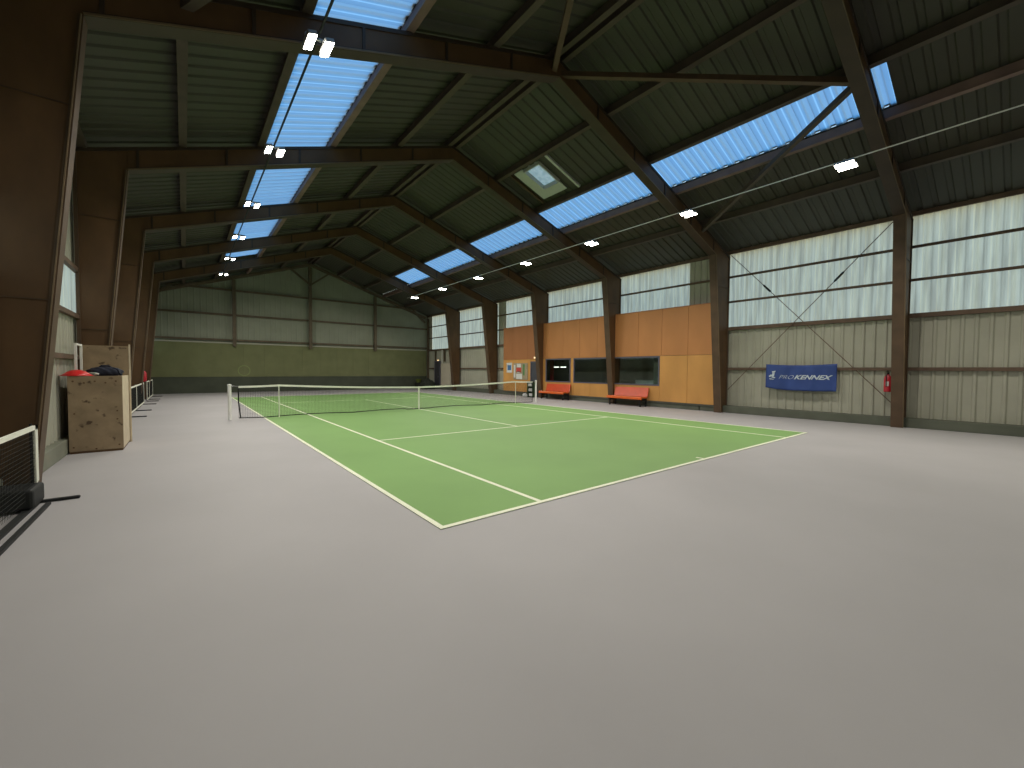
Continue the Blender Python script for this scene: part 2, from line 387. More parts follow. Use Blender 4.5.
# rails of the right wall
def rail(x, z, y0, y1, h, wd, lab, mt='girt', name='wall_rail', grp='rails on the right wall'):
    mb = MB().box((x - wd / 2, y0, z - h / 2), (x + wd / 2, y1, z + h / 2))
    return tag(mb.build(name, M[mt], off=(x, (y0 + y1) / 2, z)), lab, 'rail', grp)
rail(15.03, SILL - .02, Y0 + .02, 4.0, .13, .11, 'brown sill rail under the two big bright windows near the camera')
rail(15.03, SILL - .02, 18.26, Y1 - .02, .13, .11, 'brown sill rail under the far bright windows')
rail(15.04, 1.73, Y0 + .02, 4.0, .10, .08, 'thin brown rail behind the blue banner')
rail(15.04, 1.73, 18.26, 27.28, .10, .08, 'thin brown rail on the far beige cladding between posts')
rail(15.04, 1.73, 28.32, Y1 - .02, .10, .08, 'very short brown rail in the far corner beside the dark door')
rail(15.05, 4.38, Y0 + .02, Y1 - .02, .075, .07, 'lower thin rail crossing the bright side windows')
rail(15.05, 5.36, Y0 + .02, Y1 - .02, .075, .07, 'upper thin rail crossing the bright side windows')
rail(15.04, 6.33, Y0 + .02, Y1 - .02, .12, .08, 'top rail along the heads of the bright side windows')

# left wall
wl = MB()
clad(wl, XL, 1, Y0, Y1, .25, 2.72); clad(wl, XL, 1, Y0, Y1, 3.68, 6.55)
o = wl.build('wall_left', M['clad']); struct(o, 'beige ribbed left side wall', 'wall')
o = MB().box((XL - .06, Y0, 0), (-3.72, Y1, .28)).build('baseboard_left', M['kerbl']); struct(o); bevel(o, .01)
ys = [Y0] + [y + .15 for y in FR] + [Y1]
for a, b in zip(ys[:-1], ys[1:]):
    mb = MB(); mb.ribs((XL - .01, a, 2.7), (0, 1, 0), (0, 0, 1), (1, 0, 0), b - a, 1.0, pitch=.17, depth=.02, rib=.03, taper=.03)
    o = mb.build('window_%d' % wn, M['wsheet']); struct(o); wn += 1
for z, lab in ((1.83, 'lower brown rail on the left wall behind the plywood crate'), (2.7, 'brown rail under the narrow left window strip'), (3.7, 'brown rail above the narrow left window strip')):
    rail(XL + .07, z, Y0 + .02, Y1 - .02, .09, .08, lab, grp='rails on the left wall')

# gable walls
def gable(name, y, n):
    mb = MB(); P_ = .33; x = XL - .04; xs = []
    while x < XRW + .06: xs += [(x, 0), (x + .10, 0), (x + .13, .012), (x + .17, .012), (x + .20, 0)]; x += .33
    xs.append((XRW + .06, 0)); vs = []
    for x, d in xs: vs += [(x, y + n * d, 0), (x, y + n * d, zr(x) + .03)]
    mb.add(vs, [(2 * i, 2 * i + 2, 2 * i + 3, 2 * i + 1) for i in range(len(xs) - 1)])
    return mb.build(name, M['gable'])
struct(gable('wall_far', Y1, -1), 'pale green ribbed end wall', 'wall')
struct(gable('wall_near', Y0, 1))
gp = thing('end_wall_boarding', 'olive green boarding with dark grey-green band along the far end wall', 'boarding', (XC, Y1 - .1, 0)); of = (XC, Y1 - .1, 0)
mb = MB()
x = -3.7
while x < 14.8:
    mb.box((x, Y1 - .12, 1.06), (min(x + 1.215, 14.88), Y1 - .06, 3.28)); x += 1.22
mb.build('green_boarding', M['greenp'], gp, off=of)
MB().box((-3.7, Y1 - .14, 0), (14.88, Y1 - .06, 1.05)).build('dark_band', M['darkp'], gp, off=of)
MB().box((-3.7, Y1 - .13, 3.285), (14.88, Y1 - .06, 3.36)).build('top_batten', M['clad'], gp, off=of)
ringm = MB(); n = 40
for k in range(n):
    a0, a1 = 2 * PI * k / n, 2 * PI * (k + 1) / n
    pts = []
    for r in (.31, .37):
        for a in (a0, a1): pts.append((1.2 + r * math.cos(a), Y1 - .124, 1.47 + r * math.sin(a)))
    pts2 = [(p[0], Y1 - .119, p[2]) for p in pts]
    ringm.add(pts + pts2, [(0, 2, 3, 1), (0, 1, 5, 4), (2, 6, 7, 3)])
ringm.build('target_ring', M['ring'], gp, off=of)
for z, lab in ((3.52, 'lowest brown rail across the end wall, just above the green boarding'), (5.2, 'middle brown rail across the end wall'), (6.85, 'top brown rail across the end wall')):
    mb = MB().box((XL + .1, Y1 - .16, z - .06), (XRW - .15, Y1 - .05, z + .06))
    tag(mb.build('end_wall_rail', M['gpost'], off=(XC, Y1 - .1, z)), lab, 'rail', 'rails on the end wall')
for x, lab in ((.67, 'left brown post on the far end wall above green boarding'), (5.38, 'middle brown post on the far end wall with forked struts at its head'), (10.24, 'right brown post on the far end wall above green boarding')):
    r = thing('gable_post', lab, 'post', (x, Y1 - .25, 3.1), 0, 'posts on the end wall')
    MB().box((x - .1, Y1 - .34, 3.1), (x + .1, Y1 - .17, zr(x) - (.46 if abs(x - XC) > 1 else .5))).build('shaft', M['gpost'], r, off=(x, Y1 - .25, 3.1))
    if 5 < x < 6:
        for s_ in (-1, 1):
            MB().beam((x, Y1 - .35, 7.8), (x + s_ * 1.35, Y1 - .35, 8.85), .1, .12).build('strut', M['gpost'], r, off=(x, Y1 - .25, 3.1))
for sd, lab in ((-1, 'left'), (1, 'right')):
    x0 = XC + sd * 9.15
    mb = MB().beam((XC + sd * 9.25, Y1 - .22, 5.75), (XC + sd * 8.1, Y1 - .22, 6.75), .1, .14)
    tag(mb.build('corner_brace', M['gpost'], off=(x0, Y1 - .22, 6.2)), 'short brown diagonal brace in the top %s corner of the end wall' % lab, 'brace', 'corner braces')
    mb = MB().beam((XC, Y1 - .2, zr(XC) - .33), (XC + sd * 9.3, Y1 - .2, zr(XC + 9.3) - .33), .12, .2)
    tag(mb.build('gable_rafter', M['gpost'], off=(x0, Y1 - .2, 8)), 'brown rafter along the %s slope against the end wall' % lab, 'rafter', 'end wall rafters')
MB_ = MB().box((14.92, Y1 - .3, .28), (15.05, Y1 - .17, 6.1))
tag(MB_.build('corner_post', M['gpost'], off=(14.98, Y1 - .22, .28)), 'brown corner post where the end wall meets the right wall', 'post')

# wire bracing with turnbuckles on the right wall
def cable(p, q, lab):
    r = thing('bracing_cable', lab, 'cable', q, 0, 'bracing cables on the right wall')
    MB().tube([p, q], .013, 6).build('wire', M['girt'], r, off=q)
    p, q = Vector(p), Vector(q); c = p.lerp(q, .27)
    d = (q - p).normalized()
    MB().tube([c - d * .2, c - d * .15, c + d * .15, c + d * .2], [.015, .035, .035, .015], 8).build('turnbuckle', M['black'], r, off=tuple(q))
cable((14.97, 3.85, 6.2), (14.97, -1.0, .7), 'thin steel cable from the upper left down to the fire extinguisher post')
cable((14.935, -.9, 6.2), (14.935, 3.85, .9), 'thin steel cable from the upper right down behind the banner')

# ------------------------------------------------------------------ timber partition of the club room
WX = 14.62; TOP = 4.36
wood = MB()
wins = [(12.1, 14.1), (9.45, 11.88), (6.68, 9.2)]; wz0, wz1 = .96, 2.29
def pan(y0, y1, z0, z1, mi):
    wood.cur = mi; g = .006
    wood.box((WX, y0 + g, z0 + g), (WX + .05, y1 - g, z1 - g))
def row(y0, y1, z0, z1, mi, step=1.22):
    y = y0
    while y < y1 - .01:
        e = min(y + step, y1)
        if y1 - e < .25: e = y1
        pan(y, e, z0, z1, mi); y = e
YE0, YE1 = 4.16, 18.2
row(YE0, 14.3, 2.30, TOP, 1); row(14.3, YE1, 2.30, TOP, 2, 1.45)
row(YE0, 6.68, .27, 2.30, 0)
for a, b in wins:
    row(a, b, .27, wz0, 0, 1.25)
pan(9.2, 9.45, .27, 2.30, 0); pan(11.88, 12.1, .27, 2.30, 0); pan(14.1, 14.6, .27, 2.30, 0)
pan(15.44, 16.6, .27, 2.30, 0); pan(16.6, 17.6, .27, 2.30, 0); pan(17.6, YE1, .27, 2.3, 0)
pan(14.6, 15.44, 2.16, 2.3, 0)
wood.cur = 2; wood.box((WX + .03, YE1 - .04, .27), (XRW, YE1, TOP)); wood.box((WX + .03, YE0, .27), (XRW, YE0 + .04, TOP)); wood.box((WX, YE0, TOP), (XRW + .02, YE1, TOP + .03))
wood.cur = 3
wood.box((WX + .052, YE0, 2.30), (WX + .07, YE1, TOP)); wood.box((WX + .052, YE0, .2), (WX + .07, 6.66, 2.30)); wood.box((WX + .052, 15.45, .2), (WX + .07, YE1, 2.3))
wood.box((WX + .052, 6.66, .2), (WX + .07, 14.6, wz0)); wood.box((WX + .052, 14.12, .2), (WX + .07, 14.6, 2.3)); wood.box((WX + .052, 9.22, wz0), (WX + .07, 9.43, 2.3)); wood.box((WX + .052, 11.9, wz0), (WX + .07, 12.08, 2.3))
o = wood.build('wall_clubhouse', [M['plyA'], M['plyB'], M['plyC'], M['dark']]); struct(o, 'orange-brown plywood panelled clubhouse wall', 'wall')
# dark club room behind
rm = MB()
rx = 16.9
rm.box((WX + .08, 4.9, -.02), (rx, 15.9, 0.0)); rm.box((WX + .08, 4.9, 3.0), (rx, 15.9, 3.05)); rm.box((rx, 4.9, 0), (rx + .05, 15.9, 3.05)); rm.box((WX + .08, 4.85, 0), (rx, 4.9, 3.05)); rm.box((WX + .08, 15.9, 0), (rx, 15.95, 3.05))
rm.box((WX + .07, 4.9, 2.32), (XRW + .1, 15.9, 3.04))
o = rm.build('wall_club_room', M['dark']); struct(o)
lab = ['wide clubhouse window to the left of the post beside the red bench', '', '']
for (a, b), lb in zip(wins, ('small clubhouse window beside the door', 'clubhouse window in the middle', 'wide clubhouse window on the right')):
    mb = MB(); t = .06
    mb.box((WX - .02, a, wz0), (WX + .06, b, wz0 + t)); mb.box((WX - .02, a, wz1 - t), (WX + .06, b, wz1))
    mb.box((WX - .02, a, wz0 + t), (WX + .06, a + t, wz1 - t)); mb.box((WX - .02, b - t, wz0 + t), (WX + .06, b, wz1 - t))
    o = mb.build('window_%d' % wn, M['frame']); struct(o, lb, 'window'); wn += 1
    MB().box((WX + .015, a + t, wz0 + t), (WX + .022, b - t, wz1 - t)).build('pane', M['glass'], o)
tag(MB().tube([(15.6, 7.35 + .06 * k, 1.0) for k in range(2)], .01).build('counter_rail', M['steel'], off=(15.6, 7.35, 1.0)), 'short steel rail behind the right clubhouse window', 'rail') if False else None
def wavy(name, x, y0, y1, z0, z1, mt, label):
    mb = MB(); n = 36; vs = []
    for i in range(n + 1):
        y = y0 + (y1 - y0) * i / n; xx = x + .035 * math.sin(i * 1.3)
        vs += [(xx, y, z0), (xx, y, z1), (xx + .02, y, z0), (xx + .02, y, z1)]
    fs = []
    for i in range(n):
        a = 4 * i; fs += [(a, a + 4, a + 5, a + 1), (a + 2, a + 3, a + 7, a + 6), (a + 1, a + 5, a + 7, a + 3)]
    return tag(mb.add(vs, fs).build(name, M[mt], off=(x, y0, z0), smooth=True), label, 'curtain')
wavy('curtain', 15.35, 7.15, 7.45, 0.91, 2.25, 'curtain', 'pale grey-green curtain behind the right clubhouse window')
wavy('curtain', 15.35, 14.2, 14.5, 0.91, 2.25, 'curtr', 'dark red curtain behind the small clubhouse window')
tb = thing('table', 'pale covered table behind the right clubhouse window', 'table', (16.1, 7.8, 0))
MB().box((15.55, 7.2, 1.14), (16.4, 8.6, 1.18)).build('table_top', M['cloth'], tb, off=(16.1, 7.8, 0))
MB().box((15.56, 7.22, .0), (16.38, 8.58, 1.14)).build('table_base', M['cloth'], tb, off=(16.1, 7.8, 0))

for yy, lb in ((14.52, 'white strip lamp added to brighten the club room behind the small window, left one'), (13.92, 'white strip lamp added to brighten the club room behind the small window, right one')):  # lamps added to brighten the dark club room and show as white blobs
    p0 = (15.9, yy, 1.83)
    q = thing('added_strip_lamp', lb, 'lamp', p0, 0, 'added strip lamps in the club room')
    MB().box((15.86, yy - .19, 1.80), (15.94, yy + .19, 1.85)).build('tube_cover', M['strip'], q, off=p0)
    MB().box((15.85, yy - .2, 1.85), (15.95, yy + .2, 1.88)).build('lamp_housing', M['white'], q, off=p0)
    for dy in (-.15, .15): MB().tube([(15.9, yy + dy, 1.88), (15.9, yy + dy, 2.99)], .006, 6).build('hanger', M['steel'], q, off=p0)
# doors
def door(n, x, y0, y1, z1, mt, lab):
    mb = MB(); 
    mb.box((x - .03, y0, .0), (x + .04, y0 + .06, z1)); mb.box((x - .03, y1 - .06, 0), (x + .04, y1, z1)); mb.box((x - .03, y0 + .06, z1 - .06), (x + .04, y1 - .06, z1))
    o = mb.build('door_%d' % n, M['frame']); struct(o, lab, 'door')
    MB().box((x, y0 + .06, .01), (x + .035, y1 - .06, z1 - .06)).build('door_leaf', M[mt], o)
    MB().tube([(x - .03, y0 + .16, 1.02), (x - .07, y0 + .16, 1.02), (x - .07, y0 + .3, 1.02)], .012, 8).build('door_handle', M['steel'], o)
    return o
door(1, WX - .01, 14.61, 15.43, 2.15, 'doorb', 'blue-grey clubhouse door')
door(2, 14.86, 27.3, 28.3, 2.36, 'doord', 'dark exit door at the far right corner')
def emer(p, lab):
    r = thing('emergency_light', lab, 'lamp', p, 0, 'small emergency lights over the doors')
    bevel(MB().box((p[0] - .03, p[1] - .13, p[2] - .05), (p[0] + .04, p[1] + .13, p[2] + .06)).build('lamp_housing', M['white'], r, off=p), .01)
    MB().box((p[0] - .045, p[1] - .1, p[2] - .035), (p[0] - .031, p[1] + .1, p[2] + .035)).build('lamp_diffuser', M['glow'], r, off=p)
emer((WX - .045, 14.95, 2.38), 'tiny glowing emergency light over the clubhouse door')
emer((14.93, 27.75, 2.42), 'tiny glowing emergency light over the dark far exit door')

# white panel, pipes by the far door
wp = thing('leaning_board', 'tall off-white panel standing against the far right wall by the dark door', 'panel', (14.85, 26.3, 0))
bevel(MB().box((14.80, 25.5, .04), (14.88, 27.1, 2.14)).build('sheet', M['offw'], wp, off=(14.85, 26.3, 0)), .01)
MB().box((14.79, 25.5, 0), (14.89, 27.1, .04)).build('bottom_rail', M['frame'], wp, off=(14.85, 26.3, 0))
tag(MB().tube([(14.95, 27.15, 2.15), (14.95, 27.15, 3.3)], .035, 8).build('wall_pipe', M['white'], off=(14.95, 27.15, 2.15)), 'thin white vertical pipe above the white panel', 'pipe')
for yy, lb in ((28.4, 'left of the white pipe, over the dark door'), (26.85, 'right of the white pipe, over the white panel')):
    tag(MB().box((14.96, yy - .07, 2.3), (15.05, yy + .07, 3.27)).build('stub_post', M['gpost'], off=(15, yy, 2.4)), 'short dark upright ' + lb, 'post', 'short uprights over the far door')

# notice boards
nb = thing('notice_board', 'grey notice board covered with papers beside the clubhouse door', 'notice board', (WX - .03, 16.4, 1.05)); of = (WX - .03, 16.4, 1.05)
bevel(MB().box((WX - .03, 15.7, 1.03), (WX - .001, 17.1, 2.07)).build('board', M['cork'], nb, off=of), .005)
def sheet(y0, y1, z0, z1, mt, nm='paper'):
    MB().box((WX - .036, y0 - .4, z0), (WX - .030, y1 - .4, z1)).build(nm, M[mt], nb, off=of)
sheet(17.3, 17.45, 1.15, 1.95, 'paper'); sheet(16.75, 17.15, 1.8, 2.03, 'paper'); sheet(16.72, 17.2, 1.5, 1.78, 'pred'); sheet(16.85, 17.1, 1.46, 1.56, 'paper')
sheet(16.62, 17.2, 1.06, 1.4, 'paper'); sheet(16.38, 16.55, 1.3, 2.0, 'pgreen'); sheet(16.14, 16.32, 1.75, 2.0, 'cork')
pt = thing('poster', 'white poster with a blue square on the wooden wall, left of the notice board', 'poster', (WX - .01, 17.5, 1.5)); of = (WX - .01, 17.5, 1.5)
MB().box((WX - .010, 17.27, 1.46), (WX - .001, 17.84, 2.1)).build('poster_sheet', M['paper'], pt, off=of)
MB().box((WX - .014, 17.36, 1.62), (WX - .009, 17.74, 1.95)).build('printed_square', M['pblue'], pt, off=of)

# rack with white items
rk = thing('shelf_rack', 'small dark green rack with white items behind the net post', 'rack', (14.4, 15.05, 0)); of = (14.4, 15.05, 0)
mb = MB()
for yy in (14.80, 15.30):
    mb.box((14.24, yy, 0), (14.56, yy + .03, .95))
for zz in (.03, .33, .63, .92): mb.box((14.24, 14.80, zz), (14.56, 15.33, zz + .025))
mb.box((14.54, 14.80, 0), (14.56, 15.33, .95)); mb.build('rack_frame', M['rack'], rk, off=of)
for i, zz in enumerate((.06, .36, .66)):
    b = MB().box((14.27, 14.88 + .05 * i, zz), (14.52, 15.2 + .03 * i, zz + .17)).build('storage_box', M['paper'], rk, off=of); bevel(b, .02)
tag(MB().lathe([(.02, 0), (.13, .01), (.16, .1), (.13, .2), (.05, .24), (.01, .25)], 20, (14.05, 15.3, 0)).build('white_sack', M['paper'], off=(14.05, 15.3, 0), smooth=True), 'small white rounded sack on the floor beside the green rack', 'sack')

# tarpaulin heap + lime basket
hp = MB(); bm = bmesh.new(); bmesh.ops.create_icosphere(bm, subdivisions=4, radius=1)
for v in bm.verts:
    n_ = .12 * math.sin(5 * v.co.x + 2) * math.cos(4 * v.co.y) + .08 * math.sin(11 * v.co.x + 7 * v.co.y) + .05 * math.cos(13 * v.co.z + 9 * v.co.x)
    v.co *= 1 + n_; v.co.x *= .62; v.co.y *= .5; v.co.z = max(v.co.z, -.3) * .62 + .186
me = bpy.data.meshes.new('tarpaulin'); bm.to_mesh(me); bm.free(); me.materials.append(M['tarp'])
for p in me.polygons: p.use_smooth = True
o = bpy.data.objects.new('tarpaulin', me); COL.objects.link(o); o.location = (14.0, 27.9, 0)
tag(o, 'dark heap of tarpaulin on the floor in the far right corner', 'tarpaulin')
tr = thing('trolley', 'dark low trolley carrying a lime basket by the far end wall', 'trolley', (13.85, 29.3, 0)); of = (13.85, 29.3, 0)
MB().box((13.6, 29.05, .12), (14.12, 29.55, .5)).build('trolley_body', M['tarp'], tr, off=of)
for xx in (13.68, 14.04):
    for yy in (29.12, 29.48):
        MB().tube([(xx, yy - .03, .07), (xx, yy + .03, .07)], .07, 14).build('wheel', M['black'], tr, off=of)
b = thing('ball_basket', 'lime green basket on the low dark trolley in the far corner', 'basket', (13.85, 29.3, .5)); of = (13.85, 29.3, .5)
MB().lathe([(.16, 0), (.2, .05), (.25, .3), (.27, .31), (.24, .31), (.19, .06)], 20, (13.85, 29.3, .5)).build('basket_shell', M['lime'], b, off=of, smooth=True)

# ------------------------------------------------------------------ banner
def cloth_z(y, t):   # sagging outline
    u = (y - .34) / 2.12
    top = 1.90 - .045 * math.sin(PI * u) ; bot = .98 + .07 * (max(0, u - .55) / .45) ** 2 - .02 * math.sin(PI * u)
    return bot + (top - bot) * t
bn = thing('banner', 'blue sponsor banner with white lettering hung on the right wall rail', 'banner', (14.88, 1.4, 1.9)); of = (14.88, 1.4, 1.9)
NX, NZ = 60, 14; vs = []; fs = []
def bx(u, t): return 14.86 + .018 * math.sin(u * 13 + t * 2) + .012 * math.sin(u * 29 + 3 * t)
for j in range(NZ + 1):
    for i in range(NX + 1):
        y = .34 + 2.12 * i / NX; t = j / NZ
        vs.append((bx(i / NX, t), y, cloth_z(y, t)))
for j in range(NZ):
    for i in range(NX):
        a = j * (NX + 1) + i; fs.append((a, a + 1, a + NX + 2, a + NX + 1))
o = MB().add(vs, fs).build('banner_cloth', M['blue'], bn, off=of, smooth=True)
sm = o.modifiers.new('thick', 'SOLIDIFY'); sm.thickness = .006
def text_part(s, size, y_left, z, shear, bold, name, xscale=1.):
    cu = bpy.data.curves.new(name, 'FONT'); cu.body = s; cu.size = size; cu.shear = shear; cu.extrude = .002; cu.offset = bold
    t = bpy.data.objects.new(name, cu); COL.objects.link(t)
    bpy.context.view_layer.update()
    dg = bpy.context.evaluated_depsgraph_get(); me = bpy.data.meshes.new_from_object(t.evaluated_get(dg))
    bpy.data.objects.remove(t)
    wd = max(v.co.x for v in me.vertices)
    for v in me.vertices:   # letters run towards -y, seen from inside the hall, laid on the cloth
        yy = y_left - v.co.x * xscale; zz = z + v.co.y; u = (yy - .34) / 2.12; tt = (zz - .98) / .92
        v.co = Vector((bx(u, tt) - .012 - v.co.z - of[0], yy - of[1], zz - of[2]))
    me.materials.clear(); me.materials.append(M['letter'])
    q = bpy.data.objects.new(name, me); COL.objects.link(q); q.parent = bn
    return y_left - wd * xscale
yl = text_part('PRO', .20, 2.04, 1.37, .45, -.004, 'lettering', 1.15)
text_part('KENNEX', .205, yl - .0, 1.37, .45, .006, 'lettering', 1.28)
lg = MB()   # abstract figure emblem left of the letters
def lay(pts):
    n = len(pts); a = [(bx((y - .34) / 2.12, (z - .98) / .92) - .012, y, z) for y, z in pts]; b_ = [(x - .004, y, z) for x, y, z in a]
    lg.add(a + b_, [tuple(range(n)), tuple(range(2 * n - 1, n - 1, -1))] + [(i, i + n, (i + 1) % n + n, (i + 1) % n) for i in range(n)])
lay([(2.26, 1.64), (2.14, 1.66), (2.16, 1.60), (2.24, 1.58)]); lay([(2.24, 1.58), (2.17, 1.58), (2.19, 1.46), (2.27, 1.46)]); lay([(2.36, 1.47), (2.28, 1.53), (2.24, 1.47), (2.34, 1.43)]); lay([(2.24, 1.46), (2.14, 1.42), (2.16, 1.39), (2.28, 1.42)]); lay([(2.34, 1.38), (2.18, 1.36), (2.20, 1.34), (2.33, 1.35)])
lg.build('emblem', M['letter'], bn, off=of)

# fire extinguishers
def extinguisher(p, lab, n_=None):
    r = thing('fire_extinguisher', lab, 'fire extinguisher', p)
    MB().lathe([(.02, 0), (.085, .0), (.095, .03), (.095, .40), (.075, .47), (.035, .51), (.03, .54)], 20, p).build('cylinder_body', M['redp'], r, off=p, smooth=True)
    mb = MB().tube([(p[0], p[1], p[2] + .53), (p[0], p[1], p[2] + .60)], .03, 10)
    mb.beam((p[0] + .02, p[1], p[2] + .62), (p[0] - .14, p[1], p[2] + .64), .03, .02)
    mb.build('valve', M['black'], r, off=p)
    MB().tube([(p[0] - .03, p[1], p[2] + .57), (p[0] - .12, p[1] + .02, p[2] + .5), (p[0] - .13, p[1] + .02, p[2] + .3), (p[0] - .11, p[1] + .02, p[2] + .16)], .012, 8).build('hose', M['black'], r, off=p)
    MB().box((p[0] - .099, p[1] - .04, p[2] + .18), (p[0] - .09, p[1] + .04, p[2] + .32)).build('label_patch', M['paper'], r, off=p)
extinguisher((14.86, -.93, 1.03), 'red fire extinguisher on the right wall beside the near brown post')
extinguisher((-3.60, 24.22, .92), 'small red extinguisher low on the far left post behind the portable nets')

# ------------------------------------------------------------------ benches
def bench(y0, y1, label):
    c = (14.30, (y0 + y1) / 2, 0)
    r = thing('bench', label, 'bench', c, 0, 'red-orange benches'); L = (y1 - y0) / 2
    mb = MB()
    vs = []; prof = [(-.32, .45), (-.345, .42), (-.34, .33), (-.31, .33), (-.29, .40), (-.02, .38), (.1, .39), (.12, .43), (-.02, .43)]
    n = len(prof)
    mb.add([(x, -L, z) for x, z in prof] + [(x, L, z) for x, z in prof], [tuple(range(n)), tuple(range(2 * n - 1, n - 1, -1))] + [(i, i + n, (i + 1) % n + n, (i + 1) % n) for i in range(n)])
    bevel(mb.build('seat', M['orange'], r), .006)
    mb = MB(); prof = [(.12, .44), (.15, .43), (.27, .84), (.23, .86)]; n = 4
    mb.add([(x, -L, z) for x, z in prof] + [(x, L - .08, z) for x, z in prof], [tuple(range(n)), tuple(range(2 * n - 1, n - 1, -1))] + [(i, i + n, (i + 1) % n + n, (i + 1) % n) for i in range(n)])
    bevel(mb.build('backrest', M['orangeb'], r), .006)
    for s_ in (-1, 1):
        y = s_ * (L - .12)
        mb = MB(); mb.box((-.27, y - .03, 0), (-.22, y + .03, .385)); mb.box((.16, y - .03, 0), (.21, y + .03, .40)); mb.box((-.28, y - .035, .24), (.21, y + .035, .37)); mb.box((-.27, y - .02, .08), (.21, y + .02, .12))
        mb.beam((.16, y, .34), (.25, y, .83), .05, .03)
        mb.build('leg_frame', M['black'], r)
    return r
bench(7.15, 9.08, 'red-orange bench below the wide right clubhouse window, nearer one')
bench(12.0, 13.95, 'red-orange bench below the small clubhouse window, farther one')

# ------------------------------------------------------------------ court net
NY = 11.885
nt_ = thing('tennis_net', 'black tennis net with white headband across the green court', 'net', (5.485, NY, 0)); of = (5.485, NY, 0)
xs_ = [-.914, .457, 5.485, 10.513, 11.884]; zs_ = [1.05, 1.08, .915, 1.08, 1.05]
def ztop(x):
    for i in range(4):
        if xs_[i] <= x <= xs_[i + 1]:
            t = (x - xs_[i]) / (xs_[i + 1] - xs_[i]); return zs_[i] + (zs_[i + 1] - zs_[i]) * t - .03 * math.sin(PI * t) * (1 if i in (1, 2) else .3)
    return 1.05
def zbot(x): return .03 + .03 * abs(math.sin(x * 1.1)) * (1 if abs(x - 5.485) > .6 else 0)
for x in (-.914, 11.884):
    MB().tube([(x, NY, 0), (x, NY, 1.08)], .05, 16).build('net_post', M['white'], nt_, off=of)
    MB().lathe([(.045, 0), (.058, 0), (.058, .03), (.02, .045)], 16, (x, NY, 1.08)).build('post_cap', M['white'], nt_, off=of)
N0, N1 = -.68, 11.65
pts = [N0 + (N1 - N0) * i / 120 for i in range(121)]
mb = MB()
for a, b in zip(pts[:-1], pts[1:]):
    for dy in (.012,):
        mb.add([(a, NY - dy, ztop(a) - .05), (b, NY - dy, ztop(b) - .05), (b, NY - dy, ztop(b) + .012), (a, NY - dy, ztop(a) + .012), (a, NY + dy, ztop(a) - .05), (b, NY + dy, ztop(b) - .05), (b, NY + dy, ztop(b) + .012), (a, NY + dy, ztop(a) + .012)],
               [(0, 1, 2, 3), (7, 6, 5, 4), (3, 2, 6, 7), (1, 0, 4, 5)])
mb.build('headband', M['tape'], nt_, off=of)
MB().tube([(-.914, NY, 1.06), (N0, NY, 1.055)], .008, 6).build('net_cable', M['steel'], nt_, off=of)
MB().tube([(N1, NY, 1.055), (11.884, NY, 1.06)], .008, 6).build('net_cable', M['steel'], nt_, off=of)
mb = MB(); x = N0; c_ = .0022
while x < N1:
    mb.box((x - c_, NY - c_, zbot(x)), (x + c_, NY + c_, ztop(x) - .045)); x += .046
for j in range(1, 22):
    t = j / 22
    for a, b in zip(pts[:-1:3], pts[3::3]):
        za = zbot(a) + (ztop(a) - .045 - zbot(a)) * t; zb = zbot(b) + (ztop(b) - .045 - zbot(b)) * t
        mb.add([(a, NY - c_, za - c_), (b, NY - c_, zb - c_), (b, NY - c_, zb + c_), (a, NY - c_, za + c_), (a, NY + c_, za - c_), (b, NY + c_, zb - c_), (b, NY + c_, zb + c_), (a, NY + c_, za + c_)],
               [(0, 1, 2, 3), (7, 6, 5, 4), (3, 2, 6, 7), (1, 0, 4, 5)])
mb.build('netting', M['net'], nt_, off=of)
mb = MB().tube([(x, NY, zbot(x)) for x in pts], .017, 6)
mb.tube([(N0, NY, 1.0), (N0 - .0, NY, .55), (N0 + .05, NY, .04)], .02, 6).tube([(N1, NY, 1.0), (N1, NY, .04)], .015, 6)
mb.build('edge_cord', M['net'], nt_, off=of)
MB().box((5.46, NY - .016, .005), (5.51, NY + .016, .93)).build('center_strap', M['tape'], nt_, off=of)
for x, lb in ((.44, 'thin white singles stick holding up the net near the left net post'), (10.53, 'thin white singles stick holding up the net near the right net post')):
    tag(MB().tube([(x, NY - .04, 0), (x, NY - .04, 1.09)], .014, 8).build('singles_stick', M['tape'], off=(x, NY - .04, 0)), lb, 'stick', 'singles sticks')

# ------------------------------------------------------------------ portable nets along the left wall
def pnet(x, y0, y1, posts, label, foot, base=False, h=.92):
    c = (x, y0, 0); r = thing('portable_net', label, 'portable net', c, 0, 'portable mini nets along the left wall')
    L = y1 - y0; t = .022
    mb = MB(); mb.box((-.012, 0, h - .05), (.012, L, h)); mb.box((-.012, L - .05, .26 if base else .12), (.012, L, h))
    if not base: mb.box((-.012, 0, .09), (.012, L, .14))
    for p in posts:
        if p < L - .06: mb.box((-.012, p - .025, .12), (.012, p + .025, h))
    mb.build('white_tape', M['tape'], r)
    mb = MB(); y = .0
    while y < L: mb.box((-.0015, y - .0015, .1), (.0015, y + .0015, h - .05)); y += .045
    z = .14
    while z < h - .05: mb.box((-.0015, 0, z - .0015), (.0015, L, z + .0015)); z += .045
    mb.build('netting', M['net'], r)
    for p in posts:
        MB().tube([(-.03, p, .03), (-.03, p, h + .02)], .014, 8).build('upright', M['black'] if base else M['steel'], r)
        bevel(MB().box((foot[0], p - .03, 0), (foot[1], p + .03, .035)).build('foot_bar', M['black'], r), .01)
    if base:
        MB().box((-.03, 0, .0), (.03, L - .1, .03)).build('bottom_bar', M['black'], r)
        MB().box((.10, 0, .0), (.14, L - .2, .03)).build('bottom_bar', M['black'], r)
        bevel(MB().box((-.30, L - .50, .03), (.06, L - .03, .25)).build('weight_box', M['black'], r), .03)
    return r
